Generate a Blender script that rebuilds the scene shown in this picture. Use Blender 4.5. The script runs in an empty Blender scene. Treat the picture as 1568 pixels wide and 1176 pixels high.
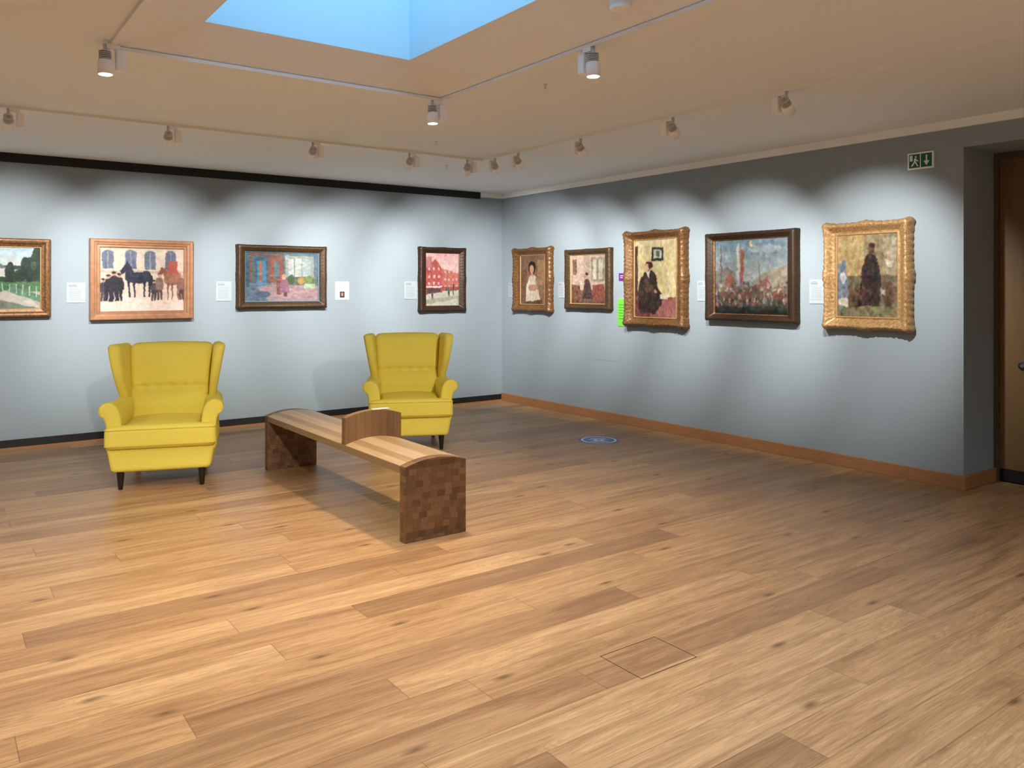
import bpy, bmesh, math, random
import numpy as np
from mathutils import Vector, Matrix, Euler
random.seed(7); np.random.seed(7)
SC=bpy.context.scene
COL=bpy.context.collection
def s2l(c):
    c=np.asarray(c,dtype=float)/255.0
    return np.where(c<=0.04045,c/12.92,((c+0.055)/1.055)**2.4)
def rgb(r,g,b):
    v=s2l((r,g,b)); return (float(v[0]),float(v[1]),float(v[2]),1.0)

# ---------------------------------------------------------------- materials
def newmat(name):
    m=bpy.data.materials.new(name); m.use_nodes=True
    nt=m.node_tree; return m,nt,nt.nodes['Principled BSDF']
def N(nt,t,**kw):
    n=nt.nodes.new(t)
    for k,v in kw.items(): setattr(n,k,v)
    return n
def math_n(nt,op,a,b=None,c=None):
    n=N(nt,'ShaderNodeMath',operation=op)
    for i,v in enumerate((a,b,c)):
        if v is None: continue
        if isinstance(v,(int,float)): n.inputs[i].default_value=v
        else: nt.links.new(v,n.inputs[i])
    return n.outputs[0]
def mixc(nt,fac,a,b,blend='MIX'):
    n=N(nt,'ShaderNodeMix',data_type='RGBA',blend_type=blend)
    for s,v in ((n.inputs[0],fac),(n.inputs[6],a),(n.inputs[7],b)):
        if isinstance(v,(int,float)): s.default_value=v
        elif isinstance(v,tuple): s.default_value=v
        else: nt.links.new(v,s)
    return n.outputs[2]
def simple(name,col,rough=0.5,metal=0.0,var=0.08,scale=20,bump=0.0,bscale=200,spec=0.5,stretch=(1,1,1)):
    m,nt,b=newmat(name)
    tc=N(nt,'ShaderNodeTexCoord'); mp=N(nt,'ShaderNodeMapping'); mp.inputs['Scale'].default_value=stretch
    nt.links.new(tc.outputs['Object'],mp.inputs['Vector'])
    no=N(nt,'ShaderNodeTexNoise'); no.inputs['Scale'].default_value=scale; no.inputs['Detail'].default_value=5
    nt.links.new(mp.outputs[0],no.inputs['Vector'])
    d=tuple(max(0,c*(1-var*2)) for c in col[:3])+(1,); l=tuple(min(1,c*(1+var*2)) for c in col[:3])+(1,)
    nt.links.new(mixc(nt,no.outputs['Fac'],d,l),b.inputs['Base Color'])
    b.inputs['Roughness'].default_value=rough; b.inputs['Metallic'].default_value=metal
    b.inputs['Specular IOR Level'].default_value=spec
    if bump>0:
        n2=N(nt,'ShaderNodeTexNoise'); n2.inputs['Scale'].default_value=bscale; n2.inputs['Detail'].default_value=3
        nt.links.new(mp.outputs[0],n2.inputs['Vector'])
        bp=N(nt,'ShaderNodeBump'); bp.inputs['Strength'].default_value=bump; bp.inputs['Distance'].default_value=0.003
        nt.links.new(n2.outputs['Fac'],bp.inputs['Height']); nt.links.new(bp.outputs[0],b.inputs['Normal'])
    return m
M={}
M['wall']=simple('wall_paint_blue_grey',rgb(146,159,167),0.75,var=0.015,scale=1.5,bump=0.15,bscale=300,spec=0.2)
M['wallw']=simple('wall_paint_plain',rgb(190,198,205),0.8,var=0.02,scale=1.5,spec=0.2)
M['ceil']=simple('ceiling_paint',rgb(238,242,245),0.85,var=0.01,scale=1.0,spec=0.2)
M['well']=simple('skylight_well_daylight_tint',rgb(172,214,236),0.9,var=0.01,scale=1.0,spec=0.1)  # white well; the blue of the daylight is put into its colour
M['white']=simple('white_trim_paint',rgb(246,248,248),0.6,var=0.01,scale=5)
M['black']=simple('shadow_gap_black',rgb(14,14,15),0.7,var=0.05)
M['skirtblk']=simple('black_skirting_paint',rgb(20,20,22),0.5,var=0.05)
M['oak']=simple('oak_trim',rgb(164,116,76),0.45,var=0.12,scale=6,stretch=(1,1,12))
M['door']=simple('door_brown',rgb(112,86,52),0.5,var=0.08,scale=4,stretch=(6,6,1))
M['doorjamb']=simple('door_jamb_dark',rgb(84,72,52),0.5,var=0.08,scale=4,stretch=(6,6,1))
M['yellow']=simple('yellow_wool_fabric',rgb(244,224,98),0.9,var=0.05,scale=120,bump=0.5,bscale=500,spec=0.15)
M['yellowd']=simple('yellow_piping',rgb(224,202,80),0.9,var=0.05,scale=120,spec=0.15)
M['leg']=simple('dark_stained_wood',rgb(28,20,16),0.4,var=0.1)
M['fix']=simple('white_fixture_metal',rgb(250,250,250),0.4,var=0.002)
M['fin']=simple('grey_heatsink_metal',rgb(205,205,205),0.4,metal=0.0,var=0.03)
M['track']=simple('track_white',rgb(238,238,236),0.45,var=0.01)
M['backing']=simple('painting_backing',rgb(60,45,30),0.8)
M['blue']=simple('floor_sticker_blue',rgb(50,110,205),0.4,var=0.03)
M['stwhite']=simple('floor_sticker_white',rgb(235,240,246),0.4,var=0.01)
M['metal']=simple('brushed_metal',rgb(150,150,150),0.3,metal=0.9,var=0.03)
def emis(name,col,st):
    m,nt,b=newmat(name); b.inputs['Emission Color'].default_value=col; b.inputs['Emission Strength'].default_value=st
    b.inputs['Base Color'].default_value=col; return m
M['lens_on']=emis('lamp_lens_lit',(1,0.93,0.82,1),8)
M['lens_dim']=emis('lamp_lens_side',(1,0.92,0.8,1),1.5)
def frame_mat(name,c1,c2,metal=0.6,rough=0.38,sc=60):
    m,nt,b=newmat(name)
    tc=N(nt,'ShaderNodeTexCoord')
    no=N(nt,'ShaderNodeTexNoise'); no.inputs['Scale'].default_value=sc; no.inputs['Detail'].default_value=6
    nt.links.new(tc.outputs['Object'],no.inputs['Vector'])
    cr=N(nt,'ShaderNodeValToRGB'); cr.color_ramp.elements[0].position=0.25; cr.color_ramp.elements[1].position=0.68
    cr.color_ramp.elements[0].color=c1; cr.color_ramp.elements[1].color=c2
    nt.links.new(no.outputs['Fac'],cr.inputs[0]); nt.links.new(cr.outputs[0],b.inputs['Base Color'])
    b.inputs['Metallic'].default_value=metal; b.inputs['Roughness'].default_value=rough
    bp=N(nt,'ShaderNodeBump'); bp.inputs['Strength'].default_value=0.35; bp.inputs['Distance'].default_value=0.003
    nt.links.new(no.outputs['Fac'],bp.inputs['Height']); nt.links.new(bp.outputs[0],b.inputs['Normal'])
    return m
M['gold']=frame_mat('gilt_frame_bright',rgb(130,98,60),rgb(194,156,106),0.3,.42)
M['goldold']=frame_mat('gilt_frame_antique',rgb(64,42,24),rgb(138,98,56),0.3,.42)
M['golddark']=frame_mat('gilt_frame_dark',rgb(46,35,22),rgb(86,64,40),0.3,.42)
M['pinkwood']=frame_mat('frame_pale_copper',rgb(140,98,68),rgb(168,122,88),0.2,0.42,18)
M['bronze']=frame_mat('frame_bronze',rgb(36,25,17),rgb(66,46,30),0.3,.42)
M['liner']=simple('frame_liner_gold',rgb(170,138,92),0.45,metal=0.2,var=0.06,scale=60)
M['linerblue']=simple('frame_liner_blue',rgb(80,120,140),0.6,var=0.06,scale=60)
m,nt,b=newmat('painted_canvas')
at=N(nt,'ShaderNodeAttribute',attribute_name='Col')
tc=N(nt,'ShaderNodeTexCoord'); no=N(nt,'ShaderNodeTexNoise'); no.inputs['Scale'].default_value=70; no.inputs['Detail'].default_value=4
nt.links.new(tc.outputs['Object'],no.inputs['Vector'])
nt.links.new(mixc(nt,0.45,at.outputs['Color'],mixc(nt,no.outputs['Fac'],(0.35,0.35,0.35,1),(1.0,1.0,1.0,1)),'MULTIPLY'),b.inputs['Base Color'])
b.inputs['Roughness'].default_value=0.5; b.inputs['Specular IOR Level'].default_value=0.3
M['canvas']=m
m,nt,b=newmat('printed_panel')
at=N(nt,'ShaderNodeAttribute',attribute_name='Col'); nt.links.new(at.outputs['Color'],b.inputs['Base Color']); b.inputs['Roughness'].default_value=0.6
M['print']=m

def floor_mat():
    m,nt,b=newmat('oak_plank_floor')
    tc=N(nt,'ShaderNodeTexCoord'); sx=N(nt,'ShaderNodeSeparateXYZ'); nt.links.new(tc.outputs['Object'],sx.inputs[0])
    X,Y=sx.outputs[0],sx.outputs[1]
    ys=math_n(nt,'DIVIDE',Y,0.18); row=math_n(nt,'FLOOR',ys); fy=math_n(nt,'FRACT',ys)
    wr=N(nt,'ShaderNodeTexWhiteNoise',noise_dimensions='1D'); nt.links.new(row,wr.inputs['W'])
    xs=math_n(nt,'ADD',math_n(nt,'DIVIDE',X,2.0),math_n(nt,'MULTIPLY',wr.outputs['Value'],9.0))
    colm=math_n(nt,'FLOOR',xs); fx=math_n(nt,'FRACT',xs)
    cv=N(nt,'ShaderNodeCombineXYZ'); nt.links.new(row,cv.inputs[0]); nt.links.new(colm,cv.inputs[1])
    wn=N(nt,'ShaderNodeTexWhiteNoise',noise_dimensions='2D'); nt.links.new(cv.outputs[0],wn.inputs['Vector'])
    rnd=wn.outputs['Value']
    def gvec(kx,ky,kz):
        c=N(nt,'ShaderNodeCombineXYZ')
        nt.links.new(math_n(nt,'MULTIPLY',X,kx),c.inputs[0]); nt.links.new(math_n(nt,'MULTIPLY',Y,ky),c.inputs[1])
        nt.links.new(math_n(nt,'MULTIPLY',rnd,kz),c.inputs[2]); return c.outputs[0]
    g1=N(nt,'ShaderNodeTexNoise'); g1.inputs['Scale'].default_value=1; g1.inputs['Detail'].default_value=6; g1.inputs['Distortion'].default_value=1.3
    nt.links.new(gvec(1.1,12,60),g1.inputs['Vector'])
    g2=N(nt,'ShaderNodeTexNoise'); g2.inputs['Scale'].default_value=1; g2.inputs['Detail'].default_value=4
    nt.links.new(gvec(5,130,90),g2.inputs['Vector'])
    wv=N(nt,'ShaderNodeMath',operation='SINE'); nt.links.new(math_n(nt,'MULTIPLY',g1.outputs['Fac'],80.0),wv.inputs[0])
    vo=N(nt,'ShaderNodeTexVoronoi',voronoi_dimensions='2D'); vo.inputs['Scale'].default_value=1; nt.links.new(gvec(0.9,2.6,0),vo.inputs['Vector'])
    kn=N(nt,'ShaderNodeValToRGB'); kn.color_ramp.elements[0].position=0.008; kn.color_ramp.elements[0].color=(1,1,1,1)
    kn.color_ramp.elements[1].position=0.055; kn.color_ramp.elements[1].color=(0,0,0,1)
    nt.links.new(vo.outputs['Distance'],kn.inputs[0])
    cr=N(nt,'ShaderNodeValToRGB'); e=cr.color_ramp.elements
    e[0].position=0.0; e[0].color=rgb(154,122,90); e[1].position=1.0; e[1].color=rgb(192,160,122)
    for p,c in ((0.15,rgb(165,131,97)),(0.4,rgb(178,144,106)),(0.75,rgb(183,148,108))):
        q=e.new(p); q.color=c
    nt.links.new(rnd,cr.inputs[0])
    gr=N(nt,'ShaderNodeValToRGB'); gr.color_ramp.elements[0].position=0.3; gr.color_ramp.elements[0].color=(0.60,0.53,0.46,1)
    gr.color_ramp.elements[1].position=0.6; gr.color_ramp.elements[1].color=(1.05,1.05,1.05,1)
    nt.links.new(g1.outputs['Fac'],gr.inputs[0])
    c1=mixc(nt,0.85,cr.outputs[0],gr.outputs[0],'MULTIPLY')
    gr2=N(nt,'ShaderNodeValToRGB'); gr2.color_ramp.elements[0].position=0.35; gr2.color_ramp.elements[0].color=(0.74,0.71,0.68,1)
    gr2.color_ramp.elements[1].position=0.6; gr2.color_ramp.elements[1].color=(1.05,1.05,1.05,1)
    nt.links.new(g2.outputs['Fac'],gr2.inputs[0])
    c2=mixc(nt,0.65,c1,gr2.outputs[0],'MULTIPLY')
    wvm=math_n(nt,'MULTIPLY',math_n(nt,'MAXIMUM',wv.outputs[0],0.0),0.24)
    c2=mixc(nt,wvm,c2,rgb(110,80,54))
    c3=mixc(nt,math_n(nt,'MULTIPLY',kn.outputs[0],0.75),c2,rgb(70,46,28))
    ey=math_n(nt,'LESS_THAN',math_n(nt,'ABSOLUTE',math_n(nt,'SUBTRACT',fy,0.5)),0.491)
    ex=math_n(nt,'LESS_THAN',math_n(nt,'ABSOLUTE',math_n(nt,'SUBTRACT',fx,0.5)),0.499)
    seam=math_n(nt,'SUBTRACT',1.0,math_n(nt,'MULTIPLY',ey,ex))
    c4=mixc(nt,math_n(nt,'MULTIPLY',seam,0.45),c3,rgb(76,52,32))
    nt.links.new(c4,b.inputs['Base Color'])
    rr=N(nt,'ShaderNodeMapRange'); rr.inputs['To Min'].default_value=0.3; rr.inputs['To Max'].default_value=0.46
    nt.links.new(g1.outputs['Fac'],rr.inputs[0]); nt.links.new(rr.outputs[0],b.inputs['Roughness'])
    b.inputs['Specular IOR Level'].default_value=0.45
    bp=N(nt,'ShaderNodeBump'); bp.inputs['Strength'].default_value=0.25; bp.inputs['Distance'].default_value=0.002
    nt.links.new(math_n(nt,'SUBTRACT',g2.outputs['Fac'],math_n(nt,'MULTIPLY',seam,2.0)),bp.inputs['Height'])
    nt.links.new(bp.outputs[0],b.inputs['Normal'])
    return m
M['floor']=floor_mat()
def cell_wood(name,sx_,sy_,sz_,cols,grain=(30,30,3),lines=0.06,rough=0.5):
    m,nt,b=newmat(name)
    tc=N(nt,'ShaderNodeTexCoord'); sx=N(nt,'ShaderNodeSeparateXYZ'); nt.links.new(tc.outputs['Object'],sx.inputs[0])
    cv=N(nt,'ShaderNodeCombineXYZ'); fr=[]
    zrow=None
    for i,sc in ((2,sz_),(0,sx_),(1,sy_)):
        if sc is None: continue
        v=math_n(nt,'DIVIDE',math_n(nt,'ADD',sx.outputs[i],0.013),sc)
        if i!=2 and zrow is not None:
            w1=N(nt,'ShaderNodeTexWhiteNoise',noise_dimensions='1D'); nt.links.new(zrow,w1.inputs['W']); v=math_n(nt,'ADD',v,w1.outputs['Value'])
        f=math_n(nt,'FLOOR',v)
        if i==2: zrow=f
        nt.links.new(f,cv.inputs[i]); fr.append(math_n(nt,'ABSOLUTE',math_n(nt,'SUBTRACT',math_n(nt,'FRACT',v),0.5)))
    wn=N(nt,'ShaderNodeTexWhiteNoise',noise_dimensions='3D'); nt.links.new(cv.outputs[0],wn.inputs['Vector'])
    cr=N(nt,'ShaderNodeValToRGB'); e=cr.color_ramp.elements; e[0].color=cols[0]; e[1].color=cols[-1]
    for k,c in enumerate(cols[1:-1]): q=e.new((k+1)/(len(cols)-1)); q.color=c
    nt.links.new(wn.outputs['Value'],cr.inputs[0])
    mp=N(nt,'ShaderNodeMapping'); mp.inputs['Scale'].default_value=grain; nt.links.new(tc.outputs['Object'],mp.inputs[0])
    no=N(nt,'ShaderNodeTexNoise'); no.inputs['Scale'].default_value=1; no.inputs['Detail'].default_value=5; nt.links.new(mp.outputs[0],no.inputs['Vector'])
    c=mixc(nt,0.6,cr.outputs[0],mixc(nt,no.outputs['Fac'],(0.5,0.46,0.42,1),(1.35,1.35,1.35,1)),'MULTIPLY')
    mx=fr[0]
    for f in fr[1:]: mx=math_n(nt,'MAXIMUM',mx,f)
    ln=math_n(nt,'GREATER_THAN',mx,0.5-lines/2)
    nt.links.new(mixc(nt,math_n(nt,'MULTIPLY',ln,0.35),c,rgb(50,32,20)),b.inputs['Base Color'])
    b.inputs['Roughness'].default_value=rough
    return m
M['patch']=cell_wood('end_grain_block_wood',0.05,0.05,0.036,[rgb(96,68,46),rgb(118,86,58),rgb(134,100,70),rgb(108,78,52)],grain=(60,60,60))
M['seat']=cell_wood('bench_seat_planks',0.048,None,None,[rgb(172,146,112),rgb(190,164,130),rgb(158,132,98),rgb(180,154,118)],grain=(50,3,50),lines=0.04,rough=0.4)
M['divider']=cell_wood('bench_divider_planks',0.055,0.055,None,[rgb(136,104,72),rgb(150,118,82),rgb(122,92,62)],grain=(50,50,5),lines=0.04)

# ---------------------------------------------------------------- mesh helpers
def empty(name,loc=(0,0,0),rot=0.0):
    e=bpy.data.objects.new(name,None); e.empty_display_size=0.1; e.location=loc; e.rotation_euler=(0,0,rot); COL.objects.link(e); return e
def mesh_obj(name,verts,faces,mats,parent=None,smooth=False,fmat=None):
    me=bpy.data.meshes.new(name); me.from_pydata([tuple(v) for v in verts],[],faces); me.validate(); 
    for k in (mats if isinstance(mats,(list,tuple)) else [mats]): me.materials.append(M[k])
    if fmat:
        for p,i in zip(me.polygons,fmat): p.material_index=i
    if smooth:
        for p in me.polygons: p.use_smooth=True
    bm=bmesh.new(); bm.from_mesh(me); bmesh.ops.recalc_face_normals(bm,faces=bm.faces); bm.to_mesh(me); bm.free()
    o=bpy.data.objects.new(name,me); COL.objects.link(o)
    if parent: o.parent=parent
    return o
def boxvf(x0,x1,y0,y1,z0,z1,base=0):
    v=[(x0,y0,z0),(x1,y0,z0),(x1,y1,z0),(x0,y1,z0),(x0,y0,z1),(x1,y0,z1),(x1,y1,z1),(x0,y1,z1)]
    f=[(0,3,2,1),(4,5,6,7),(0,1,5,4),(1,2,6,5),(2,3,7,6),(3,0,4,7)]
    return v,[tuple(i+base for i in q) for q in f]
def boxes(name,bl,mat,parent=None,bevel=0.0):
    V=[];F=[]
    for b_ in bl:
        v,f=boxvf(*b_,base=len(V)); V+=v;F+=f
    o=mesh_obj(name,V,F,mat,parent)
    if bevel>0:
        md=o.modifiers.new('bevel','BEVEL'); md.width=bevel; md.segments=2
    return o
def rbox(a,b,c,r,n,fn,name,mat,parent):
    bm=bmesh.new(); bmesh.ops.create_cube(bm,size=2.0)
    bmesh.ops.subdivide_edges(bm,edges=bm.edges[:],cuts=n,use_grid_fill=True)
    for v in bm.verts:
        q=Vector([math.sin(t*math.pi/2)*0.5+t*0.5 for t in v.co]); q=Vector((q.x*a,q.y*b,q.z*c))
        inn=Vector((max(-(a-r),min(a-r,q.x)),max(-(b-r),min(b-r,q.y)),max(-(c-r),min(c-r,q.z))))
        d=q-inn
        if d.length>1e-9: q=inn+d.normalized()*r
        v.co=Vector(fn(q.x,q.y,q.z)) if fn else q
    me=bpy.data.meshes.new(name); bm.to_mesh(me); bm.free(); me.materials.append(M[mat])
    for p in me.polygons: p.use_smooth=True
    o=bpy.data.objects.new(name,me); COL.objects.link(o)
    if parent: o.parent=parent
    return o
def lathe(name,prof,mat,parent,seg=20,mtx=None,smooth=True):
    V=[];F=[]
    for (r,z) in prof:
        for k in range(seg):
            t=2*math.pi*k/seg; V.append(Vector((r*math.cos(t),r*math.sin(t),z)))
    for i in range(len(prof)-1):
        for k in range(seg):
            k2=(k+1)%seg; F.append((i*seg+k,i*seg+k2,(i+1)*seg+k2,(i+1)*seg+k))
    F.append(tuple(range(seg))[::-1]); F.append(tuple((len(prof)-1)*seg+k for k in range(seg)))
    if mtx is not None: V=[mtx@v for v in V]
    o=mesh_obj(name,V,F,mat,parent,smooth=False)
    if smooth:
        for p in o.data.polygons:
            if len(p.vertices)==4: p.use_smooth=True
    return o

# ---------------------------------------------------------------- room
XR=6.05; YL=8.55; XB=-4.0; YB=-4.5; ZC=2.675
boxes('floor',[(XB-.2,XR+.7,YB-.2,YL+.2,-0.1,0)],'floor')
boxes('wall_left',[(XB-.2,XR+.6,YL,YL+.2,0,2.85)],'wall')
boxes('wall_right',[(XR,XR+.49,2.79,YL,0,2.85),(XR,XR+.49,0.85,2.79,2.47,2.85),(XR,XR+.49,YB,0.85,0,2.85)],'wall')
boxes('wall_side',[(XB-.2,XB,YB,YL,0,2.85)],'wallw')
boxes('wall_back',[(XB-.2,XR+.6,YB-.2,YB,0,2.85)],'wallw')
x0,x1,y0,y1=0.75,2.69,-2.4,4.48; a0,a1,b0,b1=1.14,2.31,-2.0,4.21; ZS=2.80; zt=3.9
V=[(XB-.2,YB-.2,ZC),(XR+.6,YB-.2,ZC),(XR+.6,YL+.2,ZC),(XB-.2,YL+.2,ZC),(x0,y0,ZC),(x1,y0,ZC),(x1,y1,ZC),(x0,y1,ZC),(a0,b0,ZS),(a1,b0,ZS),(a1,b1,ZS),(a0,b1,ZS),
   (a0,b0,ZS),(a1,b0,ZS),(a1,b1,ZS),(a0,b1,ZS),(a0,b0,zt),(a1,b0,zt),(a1,b1,zt),(a0,b1,zt)]
F=[(0,1,5,4),(1,2,6,5),(2,3,7,6),(3,0,4,7),(4,5,9,8),(5,6,10,9),(6,7,11,10),(7,4,8,11),(12,13,17,16),(13,14,18,17),(14,15,19,18),(15,12,16,19)]
mesh_obj('ceiling',V,F,['ceil','well'],fmat=[0]*8+[1]*4)
boxes('trim_1',[(XR-.02,XR,YB,YL,2.615,ZC),(5.707,XR-.02,YL-.02,YL,2.615,ZC)],'white')
boxes('shadow_gap_strip',[(XB,5.707,YL-.012,YL,2.592,ZC)],'black')  # flat black strip stands in for the shaded recess below the ceiling
boxes('baseboard_left',[(XB,XR-.02,YL-.015,YL,0.018,0.085)],'skirtblk')
boxes('trim_3',[(XB,XR-.02,YL-.04,YL,0,0.018)],'oak')
boxes('baseboard_right',[(XR-.02,XR,2.77,YL,0,0.10),(XR,XR+.49,2.77,2.79,0,0.10),(XR-.02,XR,YB,0.87,0,0.10)],'oak',bevel=0.003)
d=empty('door_1')
boxes('door_leaf',[(XR+.50,XR+.55,1.82,2.76,0.01,2.42),(XR+.50,XR+.55,0.88,1.81,0.01,2.42)],'door',d)
boxes('door_frame',[(XR+.47,XR+.56,2.755,2.788,0,2.468),(XR+.47,XR+.56,0.852,0.885,0,2.468),(XR+.47,XR+.56,0.885,2.755,2.42,2.468)],'doorjamb',d)
boxes('door_kickplate',[(XR+.49,XR+.499,0.9,2.75,0.01,0.10)],'skirtblk',d)
lathe('door_lock',[(0.028,0),(0.028,0.012),(0.012,0.014),(0.012,0.02)],'metal',d,mtx=Matrix.Translation((XR+.499,2.60,0.88))@Matrix.Rotation(-math.pi/2,4,'Y'))
boxes('wall_beyond_door',[(XR+.56,XR+.6,0.7,2.9,0,2.85)],'wallw',d)
tw=0.013
boxes('ceiling_light_track',[(XB+.4,4.26+tw,6.35-tw,6.35+tw,ZC-.018,ZC),(4.26-tw,4.26+tw,YB+.5,6.35-tw,ZC-.018,ZC)],'track')
boxes('ceiling_light_track',[(x0-tw,x1+tw,y1-tw,y1+tw,ZC-.018,ZC),(x1-tw,x1+tw,y0,y1-tw,ZC-.018,ZC),(x0-tw,x0+tw,y0,y1-tw,ZC-.018,ZC)],'track')

# ---------------------------------------------------------------- spotlights
def add_spot(parent,loc,aim,energy,size,blend,col,rad=0.03):
    l=bpy.data.lights.new('spot_lamp','SPOT'); l.energy=energy; l.spot_size=math.radians(size); l.spot_blend=blend; l.color=col; l.shadow_soft_size=rad
    o=bpy.data.objects.new('spot_lamp',l); COL.objects.link(o); o.parent=parent
    o.location=loc; o.rotation_euler=(Vector(aim)-Vector(loc)).to_track_quat('-Z','Y').to_euler()
def track_spot(x,y,aim,energy,size=59,blend=0.78,col=(1,0.965,0.92),along=(1,0),lens='lens_dim',rad=.03):
    e=empty('track_spotlight',(x,y,ZC-.018))
    ax=Vector((along[0],along[1],0))
    boxes('adapter',[(-.03 if along[0] else -.014,.03 if along[0] else .014,-.03 if along[1] else -.014,.03 if along[1] else .014,-.022,0)],'fix',e)
    p=ax*0.035
    boxes('driver',[(p.x-.024,p.x+.024,p.y-.024,p.y+.024,-.125,-.022)],'fix',e,bevel=0.008)
    hp=Vector((-ax.x*0.035,-ax.y*0.035,-.085))
    lathe('stem',[(0.009,0),(0.009,0.09)],'fin',e,12,Matrix.Translation((hp.x,hp.y,-.09)))
    dirv=(Vector(aim)-Vector((x,y,ZC-.018))-hp).normalized()
    q=dirv.to_track_quat('-Z','Y').to_matrix().to_4x4(); mt=Matrix.Translation(hp)@q
    lathe('head',[(0.033,-.065),(0.036,-.065),(0.036,0.0),(0.032,0.006)],'fix',e,24,mt)
    for k in range(5):
        lathe('heatsink_fin',[(0.029,0.010+k*0.009),(0.029,0.014+k*0.009)],'fin',e,16,mt)
    lathe('heatsink_core',[(0.016,0.004),(0.016,0.05)],'fin',e,12,mt)
    lathe('lens',[(0.030,-.0665),(0.030,-.064)],lens,e,20,mt)
    lp=hp+dirv*0.09
    add_spot(e,lp,lp+dirv,energy,size,blend,col,rad)
    return e
EW=195
Z=1.42
for x,tx in ((-1.2,-1.2),(.48,.62),(1.49,1.75),(2.616,3.1),(3.517,4.0),(4.13,5.15)):
    track_spot(x,6.35,(tx,YL,Z),EW,along=(1,0))
for y,ty in ((6.163,7.9),(5.80,6.9),(4.957,5.8),(3.967,4.65),(3.04,3.5)):
    track_spot(4.26,y,(XR,ty,Z),EW*0.85,along=(0,1))
COOL_FILL=(0.97,0.98,1.0); WARM=(1,0.77,0.50)
for (x,y,al,c_,en,sz) in ((.75,4.40,(1,0),WARM,130,100),(2.66,4.48,(1,0),WARM,115,110),(2.69,3.05,(0,1),WARM,70,110),(.75,2.8,(0,1),WARM,105,105),(2.69,0.0,(0,1),COOL_FILL,45,140),(.75,-0.6,(0,1),COOL_FILL,60,140),(2.69,-1.8,(0,1),COOL_FILL,110,150),(.75,-2.0,(0,1),COOL_FILL,130,150)):
    track_spot(x,y,(x+0.02,y-0.05,0),en,size=sz,blend=0.9,col=c_,along=al,lens='lens_on',rad=.08)  # cool lamps are unseen, added to brighten floor and ceiling
for (x,y,al,en) in ((4.26,-0.4,(0,1),70),(4.26,-2.4,(0,1),120),(-1.6,6.35,(1,0),110),(-3.0,6.35,(1,0),130)):
    track_spot(x,y,(x+0.02,y-0.05,0),en,size=150,blend=0.9,col=COOL_FILL,along=al,lens='lens_on',rad=.08)  # more unseen lamps, added as general fill by bounce
# added lamps, kept out of view, to brighten the armchairs
track_spot(.75,1.2,(1.55,6.6,0.55),330,size=30,blend=0.9,col=(1,.95,.86),along=(0,1),lens='lens_on',rad=.06)
track_spot(2.69,1.35,(3.6,6.7,0.55),320,size=28,blend=0.9,col=(1,.95,.86),along=(0,1),lens='lens_on',rad=.06)

lathe('smoke_detector',[(0.052,0),(0.052,-.018),(0.044,-.02),(0.044,-.028),(0.05,-.03),(0.045,-.045),(0.02,-.052)],'fix',None,28,Matrix.Translation((2.50,2.62,2.737)))
def sprink(x,y):
    lathe('ceiling_sprinkler',[(0.013,0),(0.013,-.003),(0.004,-.005),(0.004,-.024),(0.009,-.026),(0.009,-.028)],'fin',None,14,Matrix.Translation((x,y,ZC)))
for (x,y) in ((-.123,4.755),(3.43,5.79),(3.00,3.79),(4.19,6.87)): sprink(x,y)

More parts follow.
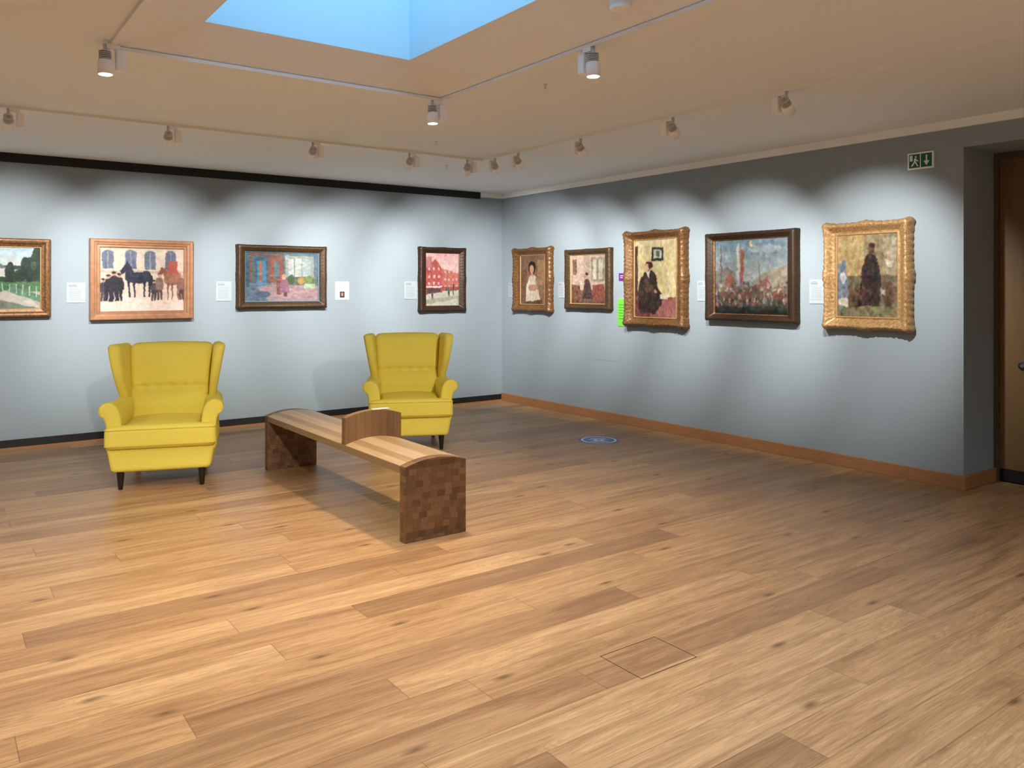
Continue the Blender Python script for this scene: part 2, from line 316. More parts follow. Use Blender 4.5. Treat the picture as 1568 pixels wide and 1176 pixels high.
# ---------------------------------------------------------------- painter
class Pt:
    def __init__(s,asp,bg,res=180):
        s.h=res; s.w=max(8,int(res*asp)); s.a=np.zeros((s.h,s.w,3))+np.array(bg,float)
        yy,xx=np.mgrid[0:s.h,0:s.w]; s.x=(xx+.5)/s.w; s.y=(yy+.5)/s.h; s.asp=asp
    def ap(s,m,c): s.a[m]=c
    def r(s,x0,y0,x1,y1,c): s.ap((s.x>=x0)&(s.x<=x1)&(s.y>=y0)&(s.y<=y1),c)
    def e(s,cx,cy,rx,ry,c): s.ap(((s.x-cx)/rx)**2+((s.y-cy)/ry)**2<=1,c)
    def p(s,pts,c):
        m=np.zeros_like(s.x,bool); n=len(pts)
        for i in range(n):
            (xa,ya),(xb,yb)=pts[i],pts[(i+1)%n]
            if ya==yb: continue
            cnd=((ya>s.y)!=(yb>s.y))&(s.x<(xb-xa)*(s.y-ya)/(yb-ya)+xa); m^=cnd
        s.ap(m,c)
    def gv(s,y0,y1,c0,c1):
        t=np.clip((s.y-y0)/(y1-y0),0,1)[...,None]; m=(s.y>=y0)&(s.y<=y1); full=np.array(c0)*(1-t)+np.array(c1)*t; s.a[m]=full[m]
    def man(s,x,y,h,coat,head=(190,150,120),legs=None,hat=None):
        w=h*0.16/s.asp; legs=legs or coat
        s.p([(x-w*.7,y-h*.5),(x+w*.7,y-h*.5),(x+w*.6,y),(x+w*.15,y),(x,y-h*.4),(x-w*.15,y),(x-w*.6,y)],legs)
        s.e(x,y-h*.62,w*1.0,h*.24,coat); s.p([(x-w*.7,y-h*.78),(x+w*.7,y-h*.78),(x+w*.95,y-h*.4),(x-w*.95,y-h*.4)],coat)
        s.e(x,y-h*.9,w*.42,h*.065,head)
        if hat: s.e(x,y-h*.955,w*.5,h*.035,hat)
    def _f(s,k,ch):
        g=np.random.randn(k,k,ch)
        iy=np.clip((s.y*(k-1)),0,k-1.001); ix=np.clip((s.x*(k-1)),0,k-1.001)
        y0=iy.astype(int);x0=ix.astype(int);fy=(iy-y0)[...,None];fx=(ix-x0)[...,None]
        return g[y0,x0]*(1-fy)*(1-fx)+g[y0+1,x0]*fy*(1-fx)+g[y0,x0+1]*(1-fy)*fx+g[y0+1,x0+1]*fy*fx
    def noise(s,amp,n=26,warp=.005):
        d=s._f(16,2)*warp+s._f(50,2)*warp*.8
        yi=np.clip(((s.y+d[...,0])*s.h).astype(int),0,s.h-1); xi=np.clip(((s.x+d[...,1]/s.asp)*s.w).astype(int),0,s.w-1)
        s.a=s.a[yi,xi]
        for _ in range(3):
            b=s.a.copy(); b[1:-1,1:-1]=(s.a[1:-1,1:-1]*2+s.a[:-2,1:-1]+s.a[2:,1:-1]+s.a[1:-1,:-2]+s.a[1:-1,2:])/6; s.a=b
        for k,am in ((n,amp),(n*2,amp*.6)):
            s.a+=s._f(k,3)*am*.5+s._f(k,1)*am
        g=s.a.mean(axis=2,keepdims=True); s.a=g+(s.a-g)*0.9
        s.a=np.clip(s.a,2,250); return s
def canvas_mesh(name,w,h,arr,parent,mat,y,z0=0):
    H,W,_=arr.shape; lin=s2l(arr)
    xs=np.linspace(-w/2,w/2,W+1); zs=np.linspace(h/2,-h/2,H+1)
    V=[(xs[i],y,zs[j]+z0) for j in range(H+1) for i in range(W+1)]
    Fc=[(k,k+W+1,k+W+2,k+1) for j in range(H) for k in range(j*(W+1),j*(W+1)+W)]
    me=bpy.data.meshes.new(name); me.from_pydata(V,[],Fc); me.materials.append(M[mat])
    ca=me.color_attributes.new('Col','FLOAT_COLOR','CORNER')
    c=np.ones((H*W,4)); c[:,:3]=lin.reshape(-1,3); ca.data.foreach_set('color',np.repeat(c,4,axis=0).ravel().astype(np.float32))
    o=bpy.data.objects.new(name,me); COL.objects.link(o); o.parent=parent; return o

def c_garden():
    p=Pt(1.35,(175,200,215)); p.gv(0,.35,(170,198,216),(208,216,216))
    p.r(0,.3,1,.62,(44,74,52)); p.r(.52,.34,.64,.5,(206,208,200)); p.p([(.5,.34),(.58,.27),(.66,.34)],(110,120,130)); p.r(.55,.4,.57,.45,(60,80,90)); p.r(.7,.36,.86,.52,(186,192,186)); 
    for a,b_,rx,ry in ((.1,.3,.2,.25),(.42,.36,.1,.24),(.9,.36,.1,.2),(.97,.2,.07,.22),(.68,.42,.05,.18),(.78,.46,.06,.1),(.3,.45,.15,.12),(.84,.3,.05,.14),(.6,.53,.1,.05)): p.e(a,b_,rx,ry,(24,50,36))
    p.e(.93,.3,.03,.08,(50,84,56)); p.e(.4,.28,.04,.1,(48,80,54))
    p.r(0,.56,1,.72,(70,116,70)); p.r(.0,.6,.4,.7,(60,100,60))
    p.r(0,.72,1,1,(164,162,158)); p.p([(.3,1),(.62,.7),(.8,.7),(1,1)],(186,178,170)); p.p([(.7,.62),(1,.78),(1,.9),(.66,.72)],(86,130,104))
    for k in range(6): p.r(.6+k*.07,.57+.015*k,.61+k*.07,.71+.02*k,(206,210,206))
    p.p([(0,.8),(.6,.86),(1,1),(0,1)],(110,124,110)); return p.noise(8)
def c_horses():
    p=Pt(1.32,(210,192,174)); p.r(0,0,1,.05,(200,186,160))
    for a in (.03,.29,.52,.77): p.r(a,.08,a+.13,.34,(96,106,130)); p.e(a+.065,.09,.065,.05,(96,106,130)); p.r(a+.06,.06,a+.07,.34,(150,150,150))
    p.r(.0,.36,1,.4,(190,166,148)); p.gv(.62,1,(216,188,170),(226,204,192))
    p.r(.8,.2,.92,.42,(170,80,66))
    p.e(.43,.47,.14,.085,(34,38,62)); p.p([(.3,.48),(.29,.3),(.34,.25),(.4,.42)],(34,38,62)); p.p([(.235,.37),(.3,.25),(.345,.27),(.32,.34),(.26,.42)],(28,30,50)); p.p([(.3,.26),(.31,.2),(.33,.26)],(28,30,50)); p.e(.54,.45,.06,.09,(38,42,68))
    for a in (.32,.38,.5,.56): p.p([(a,.5),(a+.038,.5),(a+.026,.64),(a+.03,.78),(a+.012,.78),(a+.008,.64)],(30,32,52))
    p.p([(.58,.4),(.62,.46),(.62,.64),(.595,.66),(.59,.5)],(28,30,46))
    p.e(.86,.5,.11,.095,(150,98,76)); p.p([(.78,.52),(.72,.34),(.77,.3),(.84,.44)],(140,90,70)); p.p([(.67,.42),(.72,.3),(.765,.32),(.74,.4),(.69,.46)],(130,82,64)); p.e(.93,.48,.045,.09,(156,104,80))
    for a in (.79,.84,.91,.95): p.p([(a,.55),(a+.03,.55),(a+.02,.68),(a+.022,.82),(a+.008,.82),(a+.006,.68)],(120,80,64))
    for x,h,c in ((.04,.36,(60,56,70)),(.1,.42,(36,36,46)),(.165,.47,(40,38,50)),(.225,.44,(30,30,40)),(.63,.34,(70,60,66))): p.man(x,.84,h,c,(196,140,110),hat=(40,34,40))
    for x,h,c in ((.7,.42,(130,100,90)),(.97,.42,(140,96,84))): p.man(x,.82,h,c,(196,140,110),legs=(90,66,60))
    return p.noise(7)
def c_interior():
    p=Pt(1.5,(90,108,122)); p.r(0,0,.52,.62,(106,80,72)); p.r(0,0,.06,1,(60,80,96)); p.r(.1,.08,.3,.62,(64,92,112)); p.r(.16,.18,.28,.72,(70,122,154)); p.r(.19,.2,.22,.6,(180,92,60))
    p.r(.34,.12,.5,.62,(140,76,62)); p.r(.38,.18,.46,.55,(90,110,116))
    p.r(.54,.06,.94,.55,(138,148,140)); p.r(.58,.12,.76,.5,(164,174,170)); p.r(.78,.12,.9,.5,(150,164,164)); p.r(.66,.12,.67,.5,(110,110,100))
    p.r(.54,.5,1,.66,(90,102,84)); p.e(.62,.55,.05,.1,(66,90,60)); p.e(.86,.56,.06,.09,(110,128,70)); p.e(.76,.58,.05,.07,(170,136,76))
    p.p([(0,.78),(.3,.66),(1,.68),(1,1),(0,1)],(158,128,132)); p.p([(0,.72),(.16,.7),(.3,1),(0,1)],(86,102,124)); p.e(.24,.86,.1,.07,(70,84,116)); p.r(.42,.58,.48,.86,(118,68,60)); p.r(.52,.6,.57,.9,(104,62,58))
    p.e(.52,.5,.03,.06,(180,140,114)); p.p([(.48,.55),(.56,.55),(.6,.82),(.46,.82)],(136,90,112)); p.r(.8,.64,.96,.74,(150,174,136)); return p.noise(9)
def c_street():
    p=Pt(.73,(226,172,172)); p.gv(0,.3,(222,164,166),(214,182,178))
    p.p([(.12,.2),(.3,.12),(.5,.3),(.5,.78),(0,.78),(0,.25)],(178,82,76)); p.p([(.5,.3),(1,.38),(1,.7),(.5,.72)],(190,104,92)); p.r(.0,.08,.18,.28,(176,112,110))
    for y in (.28,.42,.55):
        for x in (.08,.22,.36): p.r(x,y,x+.06,y+.05,(206,182,174))
        for x in (.56,.68,.8,.91): p.r(x,y+.06,x+.045,y+.1,(200,174,164))
    p.r(0,.62,.5,.65,(220,204,196)); p.r(.03,.66,.45,.78,(86,60,64)); p.r(.5,.64,1,.72,(150,76,70)); p.r(.6,.66,.7,.72,(70,90,90))
    p.p([(0,.78),(.5,.74),(1,.7),(1,1),(0,1)],(180,180,164)); p.p([(0,.88),(1,.8),(1,.86),(0,.97)],(156,150,134)); p.r(.82,.58,.85,.8,(60,70,60)); p.man(.2,.88,.14,(60,50,60)); p.man(.7,.82,.12,(60,50,60)); return p.noise(8,warp=.005)
def c_womanwhite():
    p=Pt(.8,(134,96,66)); p.r(0,0,1,.3,(120,88,60)); p.r(0,.3,.25,1,(112,76,52)); p.r(.7,.1,1,.6,(150,112,78))
    p.p([(.34,.44),(.4,.4),(.58,.4),(.66,.46),(.74,.7),(.84,1),(.2,1),(.26,.65)],(196,180,158)); p.p([(.25,.6),(.4,.47),(.42,.75),(.22,.82)],(214,202,184)); p.e(.48,.25,.15,.13,(34,24,20)); p.e(.47,.28,.09,.085,(190,140,108)); p.r(.43,.35,.52,.43,(186,140,110)); p.e(.5,.66,.17,.07,(170,126,100)); p.p([(.2,.95),(.9,.9),(.9,1),(.2,1)],(90,60,42)); p.p([(.6,.46),(.66,.46),(.74,.7),(.66,.7)],(150,130,106)); return p.noise(9)
def c_room():
    p=Pt(1.04,(176,148,134)); p.r(0,0,.35,.75,(180,152,136)); p.r(.38,.0,.55,.6,(150,134,112)); p.r(.58,.06,.98,.55,(132,122,102)); p.r(.64,.1,.74,.5,(176,170,152)); p.r(.8,.1,.92,.5,(166,160,144)); p.r(.04,.08,.16,.4,(108,86,74))
    p.gv(.72,1,(120,88,68),(92,64,50)); p.p([(.4,.52),(.46,.48),(.54,.52),(.64,.9),(.32,.9)],(66,46,42)); p.e(.46,.43,.04,.05,(176,130,106)); p.e(.46,.39,.045,.03,(50,34,28)); p.p([(.62,.62),(.95,.6),(1,.95),(.66,.95)],(126,66,52)); p.p([(.0,.6),(.25,.62),(.28,.9),(0,.95)],(112,74,56)); p.r(.1,.5,.3,.54,(176,164,142)); return p.noise(11)
def c_seated():
    p=Pt(.72,(196,182,128)); p.gv(0,.6,(190,176,132),(180,164,112)); p.r(0,.08,.08,.75,(66,40,36)); p.r(.1,.06,.42,.08,(200,186,150)); p.r(.42,.1,.7,.27,(38,34,28)); p.r(.46,.13,.66,.24,(166,166,148)); p.r(.52,.15,.6,.22,(80,80,70))
    p.r(0,.74,1,1,(104,50,48)); p.p([(.4,.8),(1,.74),(1,1),(.35,1)],(144,86,82))
    p.p([(.08,.68),(.14,.5),(.24,.42),(.34,.39),(.46,.41),(.53,.5),(.56,.62),(.68,.7),(.66,.82),(.5,.95),(.1,.94)],(50,35,30)); p.e(.33,.335,.085,.06,(62,42,32)); p.e(.305,.35,.06,.045,(188,138,106)); p.e(.39,.33,.05,.05,(56,38,30)); p.p([(.27,.405),(.39,.40),(.35,.5)],(190,180,166)); p.e(.5,.66,.045,.02,(184,134,104)); p.p([(.2,.52),(.3,.5),(.48,.64),(.44,.7),(.22,.66)],(74,52,44)); p.r(.62,.7,.8,.76,(196,184,160)); p.r(.78,.4,.96,.7,(190,178,130)); return p.noise(10)
def c_crowd():
    p=Pt(1.17,(108,128,140)); p.gv(0,.55,(96,118,132),(140,146,142)); p.e(.7,.14,.22,.05,(128,142,148)); p.e(.2,.2,.14,.04,(122,136,142)); p.p([(.0,.42),(.18,.36),(.3,.44),(.3,.7),(0,.7)],(112,106,98)); p.p([(.58,.52),(.76,.42),(1,.36),(1,.75),(.55,.72)],(134,128,110)); p.r(.08,.05,.095,.6,(76,80,80)); p.r(.62,.3,.63,.6,(90,80,70))
    p.p([(.3,.1),(.33,.04),(.36,.5),(.33,.6)],(174,172,164)); p.p([(.36,.12),(.41,.16),(.4,.65),(.36,.65)],(140,76,68)); p.p([(.48,.05),(.5,.02),(.53,.1),(.51,.12)],(180,164,120))
    p.p([(.16,.5),(.24,.44),(.3,.66),(.14,.68)],(134,76,66)); p.p([(.62,.56),(.74,.5),(.8,.66),(.6,.7)],(132,84,72))
    p.gv(.64,1,(106,92,80),(30,36,30))
    rs=np.random.RandomState(3)
    for k in range(300):
        x=rs.rand(); y=.58+.30*rs.rand(); c=[(118,68,62),(150,130,112),(70,66,70),(136,104,90),(150,140,126),(84,100,94),(112,80,64),(90,74,64)][rs.randint(8)]
        p.e(x,y,.006+.012*rs.rand(),.01+.024*rs.rand(),c)
    for x in (.16,.24,.9,.84,.5,.42): p.man(x,.88,.22,(104,62,56),(160,130,110),legs=(70,50,46))
    p.gv(.9,1,(34,42,34),(24,28,24)); return p.noise(10,warp=.008)
def c_man():
    p=Pt(.77,(148,128,86)); p.r(0,0,.45,.5,(172,148,98)); p.r(.45,0,1,.4,(134,118,88)); p.r(.76,.05,.98,.6,(154,144,118)); p.r(0,.5,1,1,(108,100,78)); p.p([(0,.36),(.14,.3),(.2,.78),(.04,.95)],(108,118,136)); p.e(.1,.52,.06,.07,(176,180,186)); p.e(.12,.82,.1,.06,(186,180,164)); p.e(.3,.78,.12,.12,(92,70,56)); p.p([(.2,.9),(.5,.84),(1,.88),(1,1),(.2,1)],(124,116,88)); p.e(.86,.72,.12,.14,(90,70,50)); p.r(.7,.66,.8,.72,(170,168,156))
    p.p([(.45,.32),(.5,.26),(.57,.24),(.64,.26),(.69,.33),(.74,.6),(.7,.86),(.36,.86),(.4,.55)],(48,36,32)); p.p([(.44,.6),(.36,.76),(.5,.8)],(84,56,46)); p.e(.575,.185,.05,.055,(110,70,50)); p.e(.58,.14,.06,.03,(52,36,28)); p.e(.58,.225,.038,.025,(70,50,40)); p.p([(.8,.3),(.92,.34),(.9,.42),(.82,.4)],(190,180,156)); return p.noise(13,warp=.007)

def painting(wall,c0,c1,z0,z1,cw,ch,arr,mat,depth=0.06,style='plain',liner='liner',orn=0.0,linfrac=0.12):
    W=abs(c1-c0); H=z1-z0; mid=(c0+c1)/2; zc=(z0+z1)/2
    if wall=='L': e=empty('framed_painting',(mid,YL,zc),0)
    else: e=empty('framed_painting',(XR,mid,zc),-math.pi/2)
    if style=='plain': prof=[(0,.45),(.04,.55),(.10,.55),(.12,.62),(.35,.72),(.55,.95),(.72,1.0),(.88,.95),(.92,.78),(1,.72),(1,0)]
    elif style=='box': prof=[(0,.5),(.06,.6),(.3,.6),(.34,.78),(.6,.82),(.64,.98),(.9,1.0),(1,.92),(1,0)]
    else: prof=[(0,.4),(.03,.5),(.1,.5),(.13,.42),(.3,.5),(.45,.68),(.6,.9),(.72,1.0),(.84,.96),(.93,.7),(1,.5),(.97,0)]
    n=64; V=[];F=[];fm=[]
    def ring(t,h,ri):
        hw=cw/2+(W-cw)/2*t; hh=ch/2+(H-ch)/2*t; out=[]
        cs=[(-hw,-hh),(hw,-hh),(hw,hh),(-hw,hh)]
        for sd in range(4):
            (xa,za),(xb,zb)=cs[sd],cs[(sd+1)%4]; nx,nz=((0,-1),(1,0),(0,1),(-1,0))[sd]
            L_=W if sd%2==0 else H
            for k in range(n):
                u=k/n; x=xa+(xb-xa)*u; z=za+(zb-za)*u; dd=0; o_=0
                if orn>0:
                    ec=min(u,1-u)*L_; cor=math.exp(-(ec/.07)**2); cen=math.exp(-(((u-.5)*L_)/.06)**2)
                    sc=abs(math.sin(u*math.pi*round(L_/.055)))
                    o_=orn*(t**3)*(0.45*sc+1.0*cor*(0.3+0.7*abs(math.sin(ec*60+1)))+0.8*cen-0.3)
                    dd=orn*0.9*(math.sin(u*L_*150+ri*1.7)*0.35*(t>.3)+(cor*.9+cen*.5)*(t>.25)*(t<.98))*(h>0)
                out.append((x+nx*o_,-(h*depth+dd*0.8) if h>0 else 0,z+nz*o_))
        return out
    R_=len(prof); per=4*n
    for ri,(t,h) in enumerate(prof): V+=ring(t,h,ri)
    for ri in range(R_-1):
        for k in range(per):
            k2=(k+1)%per; F.append((ri*per+k,ri*per+k2,(ri+1)*per+k2,(ri+1)*per+k)); fm.append(1 if (prof[ri+1][0]<=linfrac and liner) else 0)
    mesh_obj('frame',V,F,[mat,liner or mat],e,smooth=(orn>0),fmat=fm)
    canvas_mesh('canvas',cw+.01,ch+.01,arr,e,'canvas',-depth*.38)
    boxes('backing',[(-cw/2-.01,cw/2+.01,-depth*.36,-.002,-ch/2-.01,ch/2+.01)],'backing',e)
    return e
painting('L',0.02,0.93,1.188,1.904,0.74,.55,c_garden().a,'goldold',.06,'plain')
painting('L',1.253,2.189,1.15,1.928,.757,.612,c_horses().a,'pinkwood',.06,'box',liner='pinkwood')
painting('L',2.627,3.617,1.239,1.915,.80,.515,c_interior().a,'golddark',.07,'plain',liner='linerblue',linfrac=.13,orn=.004)
painting('L',4.806,5.469,1.17,1.955,.466,.641,c_street().a,'bronze',.06,'plain',orn=.006,liner='golddark')
painting('R',8.244,7.48,1.17,1.946,.473,.591,c_womanwhite().a,'goldold',.07,'ornate',orn=.018)
painting('R',7.225,6.451,1.216,1.897,.565,.543,c_room().a,'golddark',.06,'plain',orn=.004)
painting('R',6.219,5.373,1.065,2.041,.571,.789,c_seated().a,'goldold',.09,'ornate',orn=.02)
painting('R',5.12,4.132,1.151,1.966,.789,.675,c_crowd().a,'bronze',.08,'plain',orn=.003,liner='goldold')
painting('R',3.873,3.147,1.126,1.98,.50,.65,c_man().a,'gold',.09,'ornate',orn=.018)

def panel(name,wall,c0,c1,z0,z1,arr,th=0.005):
    W=abs(c1-c0);H=z1-z0;mid=(c0+c1)/2;zc=(z0+z1)/2
    e=empty(name,(mid,YL,zc),0) if wall=='L' else empty(name,(XR,mid,zc),-math.pi/2)
    boxes('board',[(-W/2,W/2,-th,0,-H/2,H/2)],'stwhite',e)
    canvas_mesh('printed_face',W,H,arr,e,'print',-th-.0006)
def label():
    p=Pt(.8,(166,178,184),60)
    for k in range(3): p.r(.1,.08+k*.06,.5+.1*random.random(),.1+k*.06,(116,122,126))
    for k in range(11): p.r(.1,.3+k*.055,.7+.2*random.random(),.315+k*.055,(138,146,150))
    return p.a
for c0,c1,z0,z1 in ((1.063,1.22,1.318,1.505),(2.427,2.585,1.322,1.524),(4.625,4.79,1.325,1.536)): panel('wall_label','L',c0,c1,z0,z1,label())
for c0,c1,z0,z1 in ((5.265,5.15,1.331,1.525),(4.04,3.90,1.325,1.526),(8.40,8.28,1.342,1.525),(7.39,7.28,1.343,1.526)): panel('wall_label','R',c0,c1,z0,z1,label())
p=Pt(.82,(226,228,226),60); p.r(.33,.55,.68,.88,(30,26,24)); p.r(.38,.6,.62,.84,(80,56,46)); p.e(.5,.7,.08,.1,(170,130,110)); panel('wall_print','L',3.741,3.908,1.324,1.531,p.a)
p=Pt(1.2,(96,30,130),40); p.r(.2,.3,.8,.4,(220,200,230)); p.r(.2,.55,.6,.62,(220,200,230)); panel('purple_notice','R',6.36,6.252,1.534,1.617,p.a)
p=Pt(.45,(110,195,66),60)
for k in range(6): p.r(.15,.2+k*.1,.8,.225+k*.1,(70,150,50))
panel('green_notice','R',6.38,6.252,1.046,1.339,p.a)
p=Pt(1.6,(228,236,230),70); G=(14,92,66)
p.r(.06,.1,.48,.9,G); p.r(.52,.1,.94,.9,G); Wt=(232,240,234)
p.e(.32,.26,.035,.06,Wt); p.p([(.26,.34),(.34,.34),(.33,.58),(.24,.56)],Wt); p.p([(.26,.52),(.33,.54),(.42,.82),(.37,.82)],Wt); p.p([(.25,.52),(.3,.56),(.2,.8),(.13,.8),(.15,.74)],Wt); p.p([(.33,.36),(.42,.5),(.4,.55),(.31,.44)],Wt); p.r(.09,.16,.2,.5,Wt)
p.r(.705,.2,.755,.6,Wt); p.p([(.62,.54),(.84,.54),(.73,.82)],Wt)
panel('emergency_exit_sign','R',3.192,2.996,2.348,2.475,p.a,th=.015)
def flush(wall,c0,c1,z0,z1):
    w_=.002
    a_,b_=min(c0,c1),max(c0,c1)
    if wall=='L': boxes('wall_access_panel',[(a_,b_,YL-w_,YL,z0,z1)],'wall',None,bevel=.001)
    else: boxes('wall_access_panel',[(XR-w_,XR,a_,b_,z0,z1)],'wall',None,bevel=.001)
flush('L',2.18,2.48,0.78,1.10); flush('L',5.65,5.95,1.0,1.62); flush('R',6.75,6.35,0.66,0.95)

# ---------------------------------------------------------------- floor sticker & hatch
e=empty('floor_sticker',(5.21,5.757,0))
def disc(name,r0,r1,z,mat,par,seg=48):
    V=[];F=[]
    for k in range(seg):
        t=2*math.pi*k/seg; V.append((r1*math.cos(t),r1*math.sin(t),z)); V.append((r0*math.cos(t),r0*math.sin(t),z))
    if r0<=0: return mesh_obj(name,[v for v in V[::2]],[tuple(range(seg))],mat,par)
    for k in range(seg):
        a_=2*k;b_=2*((k+1)%seg); F.append((a_,b_,b_+1,a_+1))
    return mesh_obj(name,V,F,mat,par)
disc('disc',0,.19,.0015,'blue',e); disc('ring',.150,.170,.0022,'stwhite',e)
rt=-math.radians(36)
def bar(x0_,x1_,y0_,y1_):
    o=boxes('print_mark',[(x0_,x1_,y0_,y1_,.0016,.0023)],'stwhite',e); o.rotation_euler=(0,0,rt)
for k,(w_,yy) in enumerate(((.07,.07),(.10,.035),(.06,-.04),(.09,-.075))): bar(-w_,w_,yy-.009,yy+.009)
bar(-.045,-.015,-.018,.018); bar(.015,.045,-.018,.018)
hx0,hx1,hy0,hy1=2.15,2.455,2.14,2.37; g_=.0025
boxes('floor_access_hatch',[(hx0,hx1,hy0,hy0+g_,0,.0008),(hx0,hx1,hy1-g_,hy1,0,.0008),(hx0,hx0+g_,hy0,hy1,0,.0008),(hx1-g_,hx1,hy0,hy1,0,.0008)],'leg')

# ---------------------------------------------------------------- bench
bx0,bx1,by0,by1=2.20,2.61,4.06,6.40; HE=.434; SAG=.036
B=empty('wooden_bench',((bx0+bx1)/2,(by0+by1)/2,0))
hw=(bx1-bx0)/2; hl=(by1-by0)/2
def arch(x,top): return top+SAG*(1-(x/hw)**2)
def arch_block(name,ya,yb,bot,top,mat,flat_bottom=True,n=20,ins=0.0,bevel=0.003):
    V=[];F=[]
    for y in (ya,yb):
        for k in range(n+1):
            x=-hw+ins+(2*(hw-ins))*k/n; V.append((x,y,arch(x,top)))
        for k in range(n+1):
            x=-hw+ins+(2*(hw-ins))*k/n; V.append((x,y,bot if flat_bottom else arch(x,bot)))
    m_=n+1; o2=2*m_
    for k in range(n):
        F.append((k,k+1,o2+k+1,o2+k)); F.append((m_+k,o2+m_+k,o2+m_+k+1,m_+k+1))
        F.append((k,m_+k,m_+k+1,k+1)); F.append((o2+k,o2+k+1,o2+m_+k+1,o2+m_+k))
    F.append((0,o2,o2+m_,m_)); F.append((n,m_+n,o2+m_+n,o2+n))
    o=mesh_obj(name,V,F,mat,B); md=o.modifiers.new('bevel','BEVEL'); md.width=bevel; md.segments=2; md.limit_method='ANGLE'; return o
arch_block('end_panel_near',-hl,-hl+.065,0,HE,'patch')
arch_block('end_panel_far',hl-.065,hl,0,HE,'patch')
arch_block('seat',-hl+.065,hl-.065,HE-.045,HE,'seat',flat_bottom=False)
dy=4.87-(by0+by1)/2
arch_block('divider',dy,dy+.055,HE-.03,HE+.175,'divider',ins=.0005)
boxes('leaflet',[(.0,.12,dy+.005,dy+.05,HE+.2095,HE+.2125)],'stwhite',B)

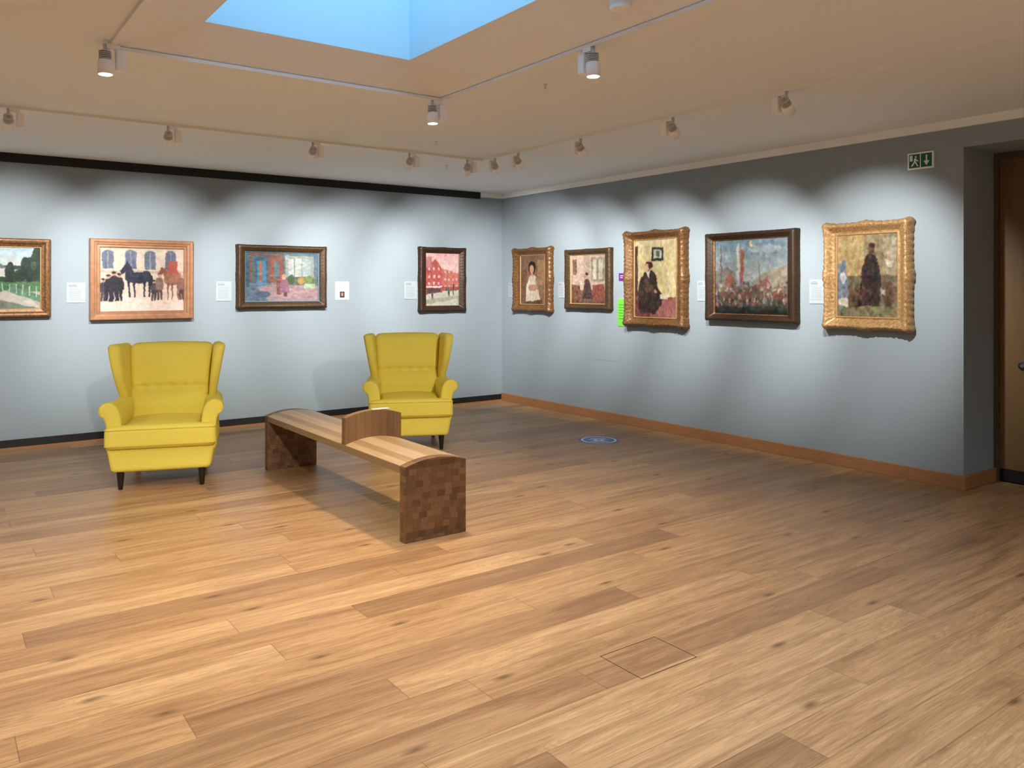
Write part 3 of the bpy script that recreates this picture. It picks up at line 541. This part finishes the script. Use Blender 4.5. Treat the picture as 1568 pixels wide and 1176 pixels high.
# ---------------------------------------------------------------- armchair
def smooth_pts(P,sub=6):
    n=len(P);out=[]
    for i in range(n):
        p0,p1,p2,p3=[np.array(P[(i+k-1)%n],float) for k in range(4)]
        for s_ in range(sub):
            t=s_/sub; out.append(0.5*((2*p1)+(-p0+p2)*t+(2*p0-5*p1+4*p2-p3)*t*t+(-p0+3*p1-3*p2+p3)*t**3))
    return out
def armchair(loc,rot):
    A=empty('wingback_armchair',(loc[0],loc[1],0),rot)
    def fb(x,y,z):
        t=(z+.085)/.17; return (x*(.92+.08*t),y-.01,z+.215)
    rbox(.365,.36,.09,.03,14,fb,'seat_rail','yellow',A)
    def fc(x,y,z):
        f=min(1,max(0,(-.255-y+.03)/.06)); f=f*f*(3-2*f)
        xx=x*(.265/.375+(1-.265/.375)*f)
        crown=.022*(1-(x/.375)**2)*(1 if z>0 else 0)*(1-(y/.36)**4)
        return (xx,y-.065,z+.375+crown)
    rbox(.375,.345,.08,.04,26,fc,'seat_cushion','yellow',A)
    for zz in (.322,.437):
        cu=bpy.data.curves.new('piping','CURVE'); cu.dimensions='3D'; cu.bevel_depth=.0045; cu.bevel_resolution=2
        sp=cu.splines.new('POLY'); pts=[(-.372,-.33),(-.372,-.385),(-.352,-.406),(.352,-.406),(.372,-.385),(.372,-.33)]; sp.points.add(len(pts)-1)
        for q,(a_,b_) in zip(sp.points,pts): q.co=(a_,b_,zz,1)
        cu.materials.append(M['yellowd']); o=bpy.data.objects.new('piping',cu); COL.objects.link(o); o.parent=A
    bt=[-.2,-.1,0,.1,.2]
    def fk(x,y,z):
        t=(z+.33)/.66
        yc=.20+.13*t+.03*t*t
        xx=x*(.93+.12*t)
        front=(y<0)
        dy_=0
        zw=z+.70
        if front:
            dy_-=.045*math.exp(-((zw-.56)/.075)**2)*(1-(x/.3)**4)
            dy_+=.030*math.exp(-((zw-.668)/.022)**2)
            for b_ in bt: dy_+=.022*math.exp(-((x-b_)/.024)**2-((zw-.668)/.026)**2)
            dy_-=.022*math.exp(-((zw-.80)/.11)**2)*(1-(x/.3)**2)
        return (xx,y+yc+dy_,zw-.0+.012*(1-(x/.3)**2)*t)
    rbox(.30,.075,.31,.05,44,fk,'backrest','yellow',A)
    for b_ in bt:
        zc=.668; t=(zc-.70+.33)/.66; y_=.20+.13*t+.03*t*t-.075+.030+.014
        lathe('button',[(0.001,-.006),(.008,-.004),(.0105,0),(.010,.004)],'yellowd',A,12,Matrix.Translation((b_*.99,y_,zc))@Matrix.Rotation(math.pi/2,4,'X')@Matrix.Rotation(math.pi,4,'X'))
    for sgn in (-1,1):
        def fw(x,y,z,sgn=sgn):
            t=(z+.24)/.48; u=(y+.14)/.28
            fr=.15-.20*math.sin(math.pi*min(1,max(0,t*.72+.0)))
            bk=.30+.10*t
            yy=fr+(bk-fr)*u
            fl=(1-u)
            xc=.298+.045*t*(1)+fl*(.012+.030*t)
            th=.75+.35*t+ .25*fl*t
            return (sgn*(xc+x*th),yy,z+.775+.012*t*fl)
        rbox(.034,.14,.24,.03,26,fw,'wing','yellow',A)
    prof=[(.268,.27),(.27,.40),(.275,.50),(.292,.575),(.325,.615),(.368,.628),(.408,.612),(.425,.575),(.414,.538),(.388,.515),(.374,.47),(.368,.40),(.366,.27)]
    sp_=smooth_pts(prof,4)
    for sgn in (-1,1):
        ys=[-.325,-.323,-.315,-.30,-.2,-.1,0,.1,.2,.30,.335]; sh=[.72,.90,.97,1,1,1,1,1,1,1,.95]
        V=[];F=[];n=len(sp_)
        cxm,czm=.335,.45
        for y,s_ in zip(ys,sh):
            t=(y+.33)/.66
            for q in sp_:
                x=cxm+(q[0]-cxm)*(1-(1-s_)*.9); z=czm+(q[1]-czm)*(1-(1-s_)*.35)
                k=max(0,(z-.45)/.18)
                x=x-.045*t*k-.012*t; z=z-.018*math.sin(math.pi*t)*k
                V.append((sgn*x,y,z))
        for i in range(len(ys)-1):
            for k in range(n):
                k2=(k+1)%n; F.append((i*n+k,i*n+k2,(i+1)*n+k2,(i+1)*n+k))
        F.append(tuple(range(n))); F.append(tuple((len(ys)-1)*n+k for k in range(n)))
        mesh_obj('arm',V,F,'yellow',A,smooth=True)
        cu=bpy.data.curves.new('arm_piping','CURVE'); cu.dimensions='3D'; cu.bevel_depth=.004; cu.bevel_resolution=2
        s2=cu.splines.new('POLY'); s2.points.add(n-1); s2.use_cyclic_u=True
        for q,v in zip(s2.points,V[2*n:3*n]): q.co=(v[0],v[1]-.002,v[2],1)
        cu.materials.append(M['yellowd']); oc=bpy.data.objects.new('arm_piping',cu); COL.objects.link(oc); oc.parent=A
    for sx in (-1,1):
        lathe('front_leg',[(.014,0),(.016,.004),(.027,.125),(.027,.15)],'leg',A,16,Matrix.Translation((sx*.275,-.33,0)))
        V=[];F=[]
        for z,dx,dy2,hs in ((0,.0,.05,.015),(.07,0,.02,.019),(.15,0,0,.023)):
            for (i,j) in ((-1,-1),(1,-1),(1,1),(-1,1)): V.append((sx*.25+i*hs,.27+dy2+j*hs,z))
        for k in range(2):
            for q in range(4): F.append((k*4+q,k*4+(q+1)%4,(k+1)*4+(q+1)%4,(k+1)*4+q))
        F+= [(3,2,1,0),(8,9,10,11)]
        mesh_obj('back_leg',V,F,'leg',A)
    return A
armchair((1.505,6.59),math.radians(-19.4))
armchair((3.666,6.69),math.radians(-26))

# ---------------------------------------------------------------- world / camera
w=bpy.data.worlds.new('sky'); SC.world=w; w.use_nodes=True
bg=w.node_tree.nodes['Background']; bg.inputs[0].default_value=(0.62,0.82,1.0,1); bg.inputs[1].default_value=2.7
cam=bpy.data.cameras.new('camera'); co=bpy.data.objects.new('camera',cam); COL.objects.link(co)
cam.sensor_width=36; cam.lens=1235/1568*36; cam.shift_y=-(588-442)/1568; cam.clip_start=.02
co.location=(0,0,1.45); co.rotation_euler=(math.pi/2,0,-math.radians(36)); SC.camera=co
SC.view_settings.view_transform='Standard'; SC.view_settings.look='None'; SC.view_settings.exposure=0.58
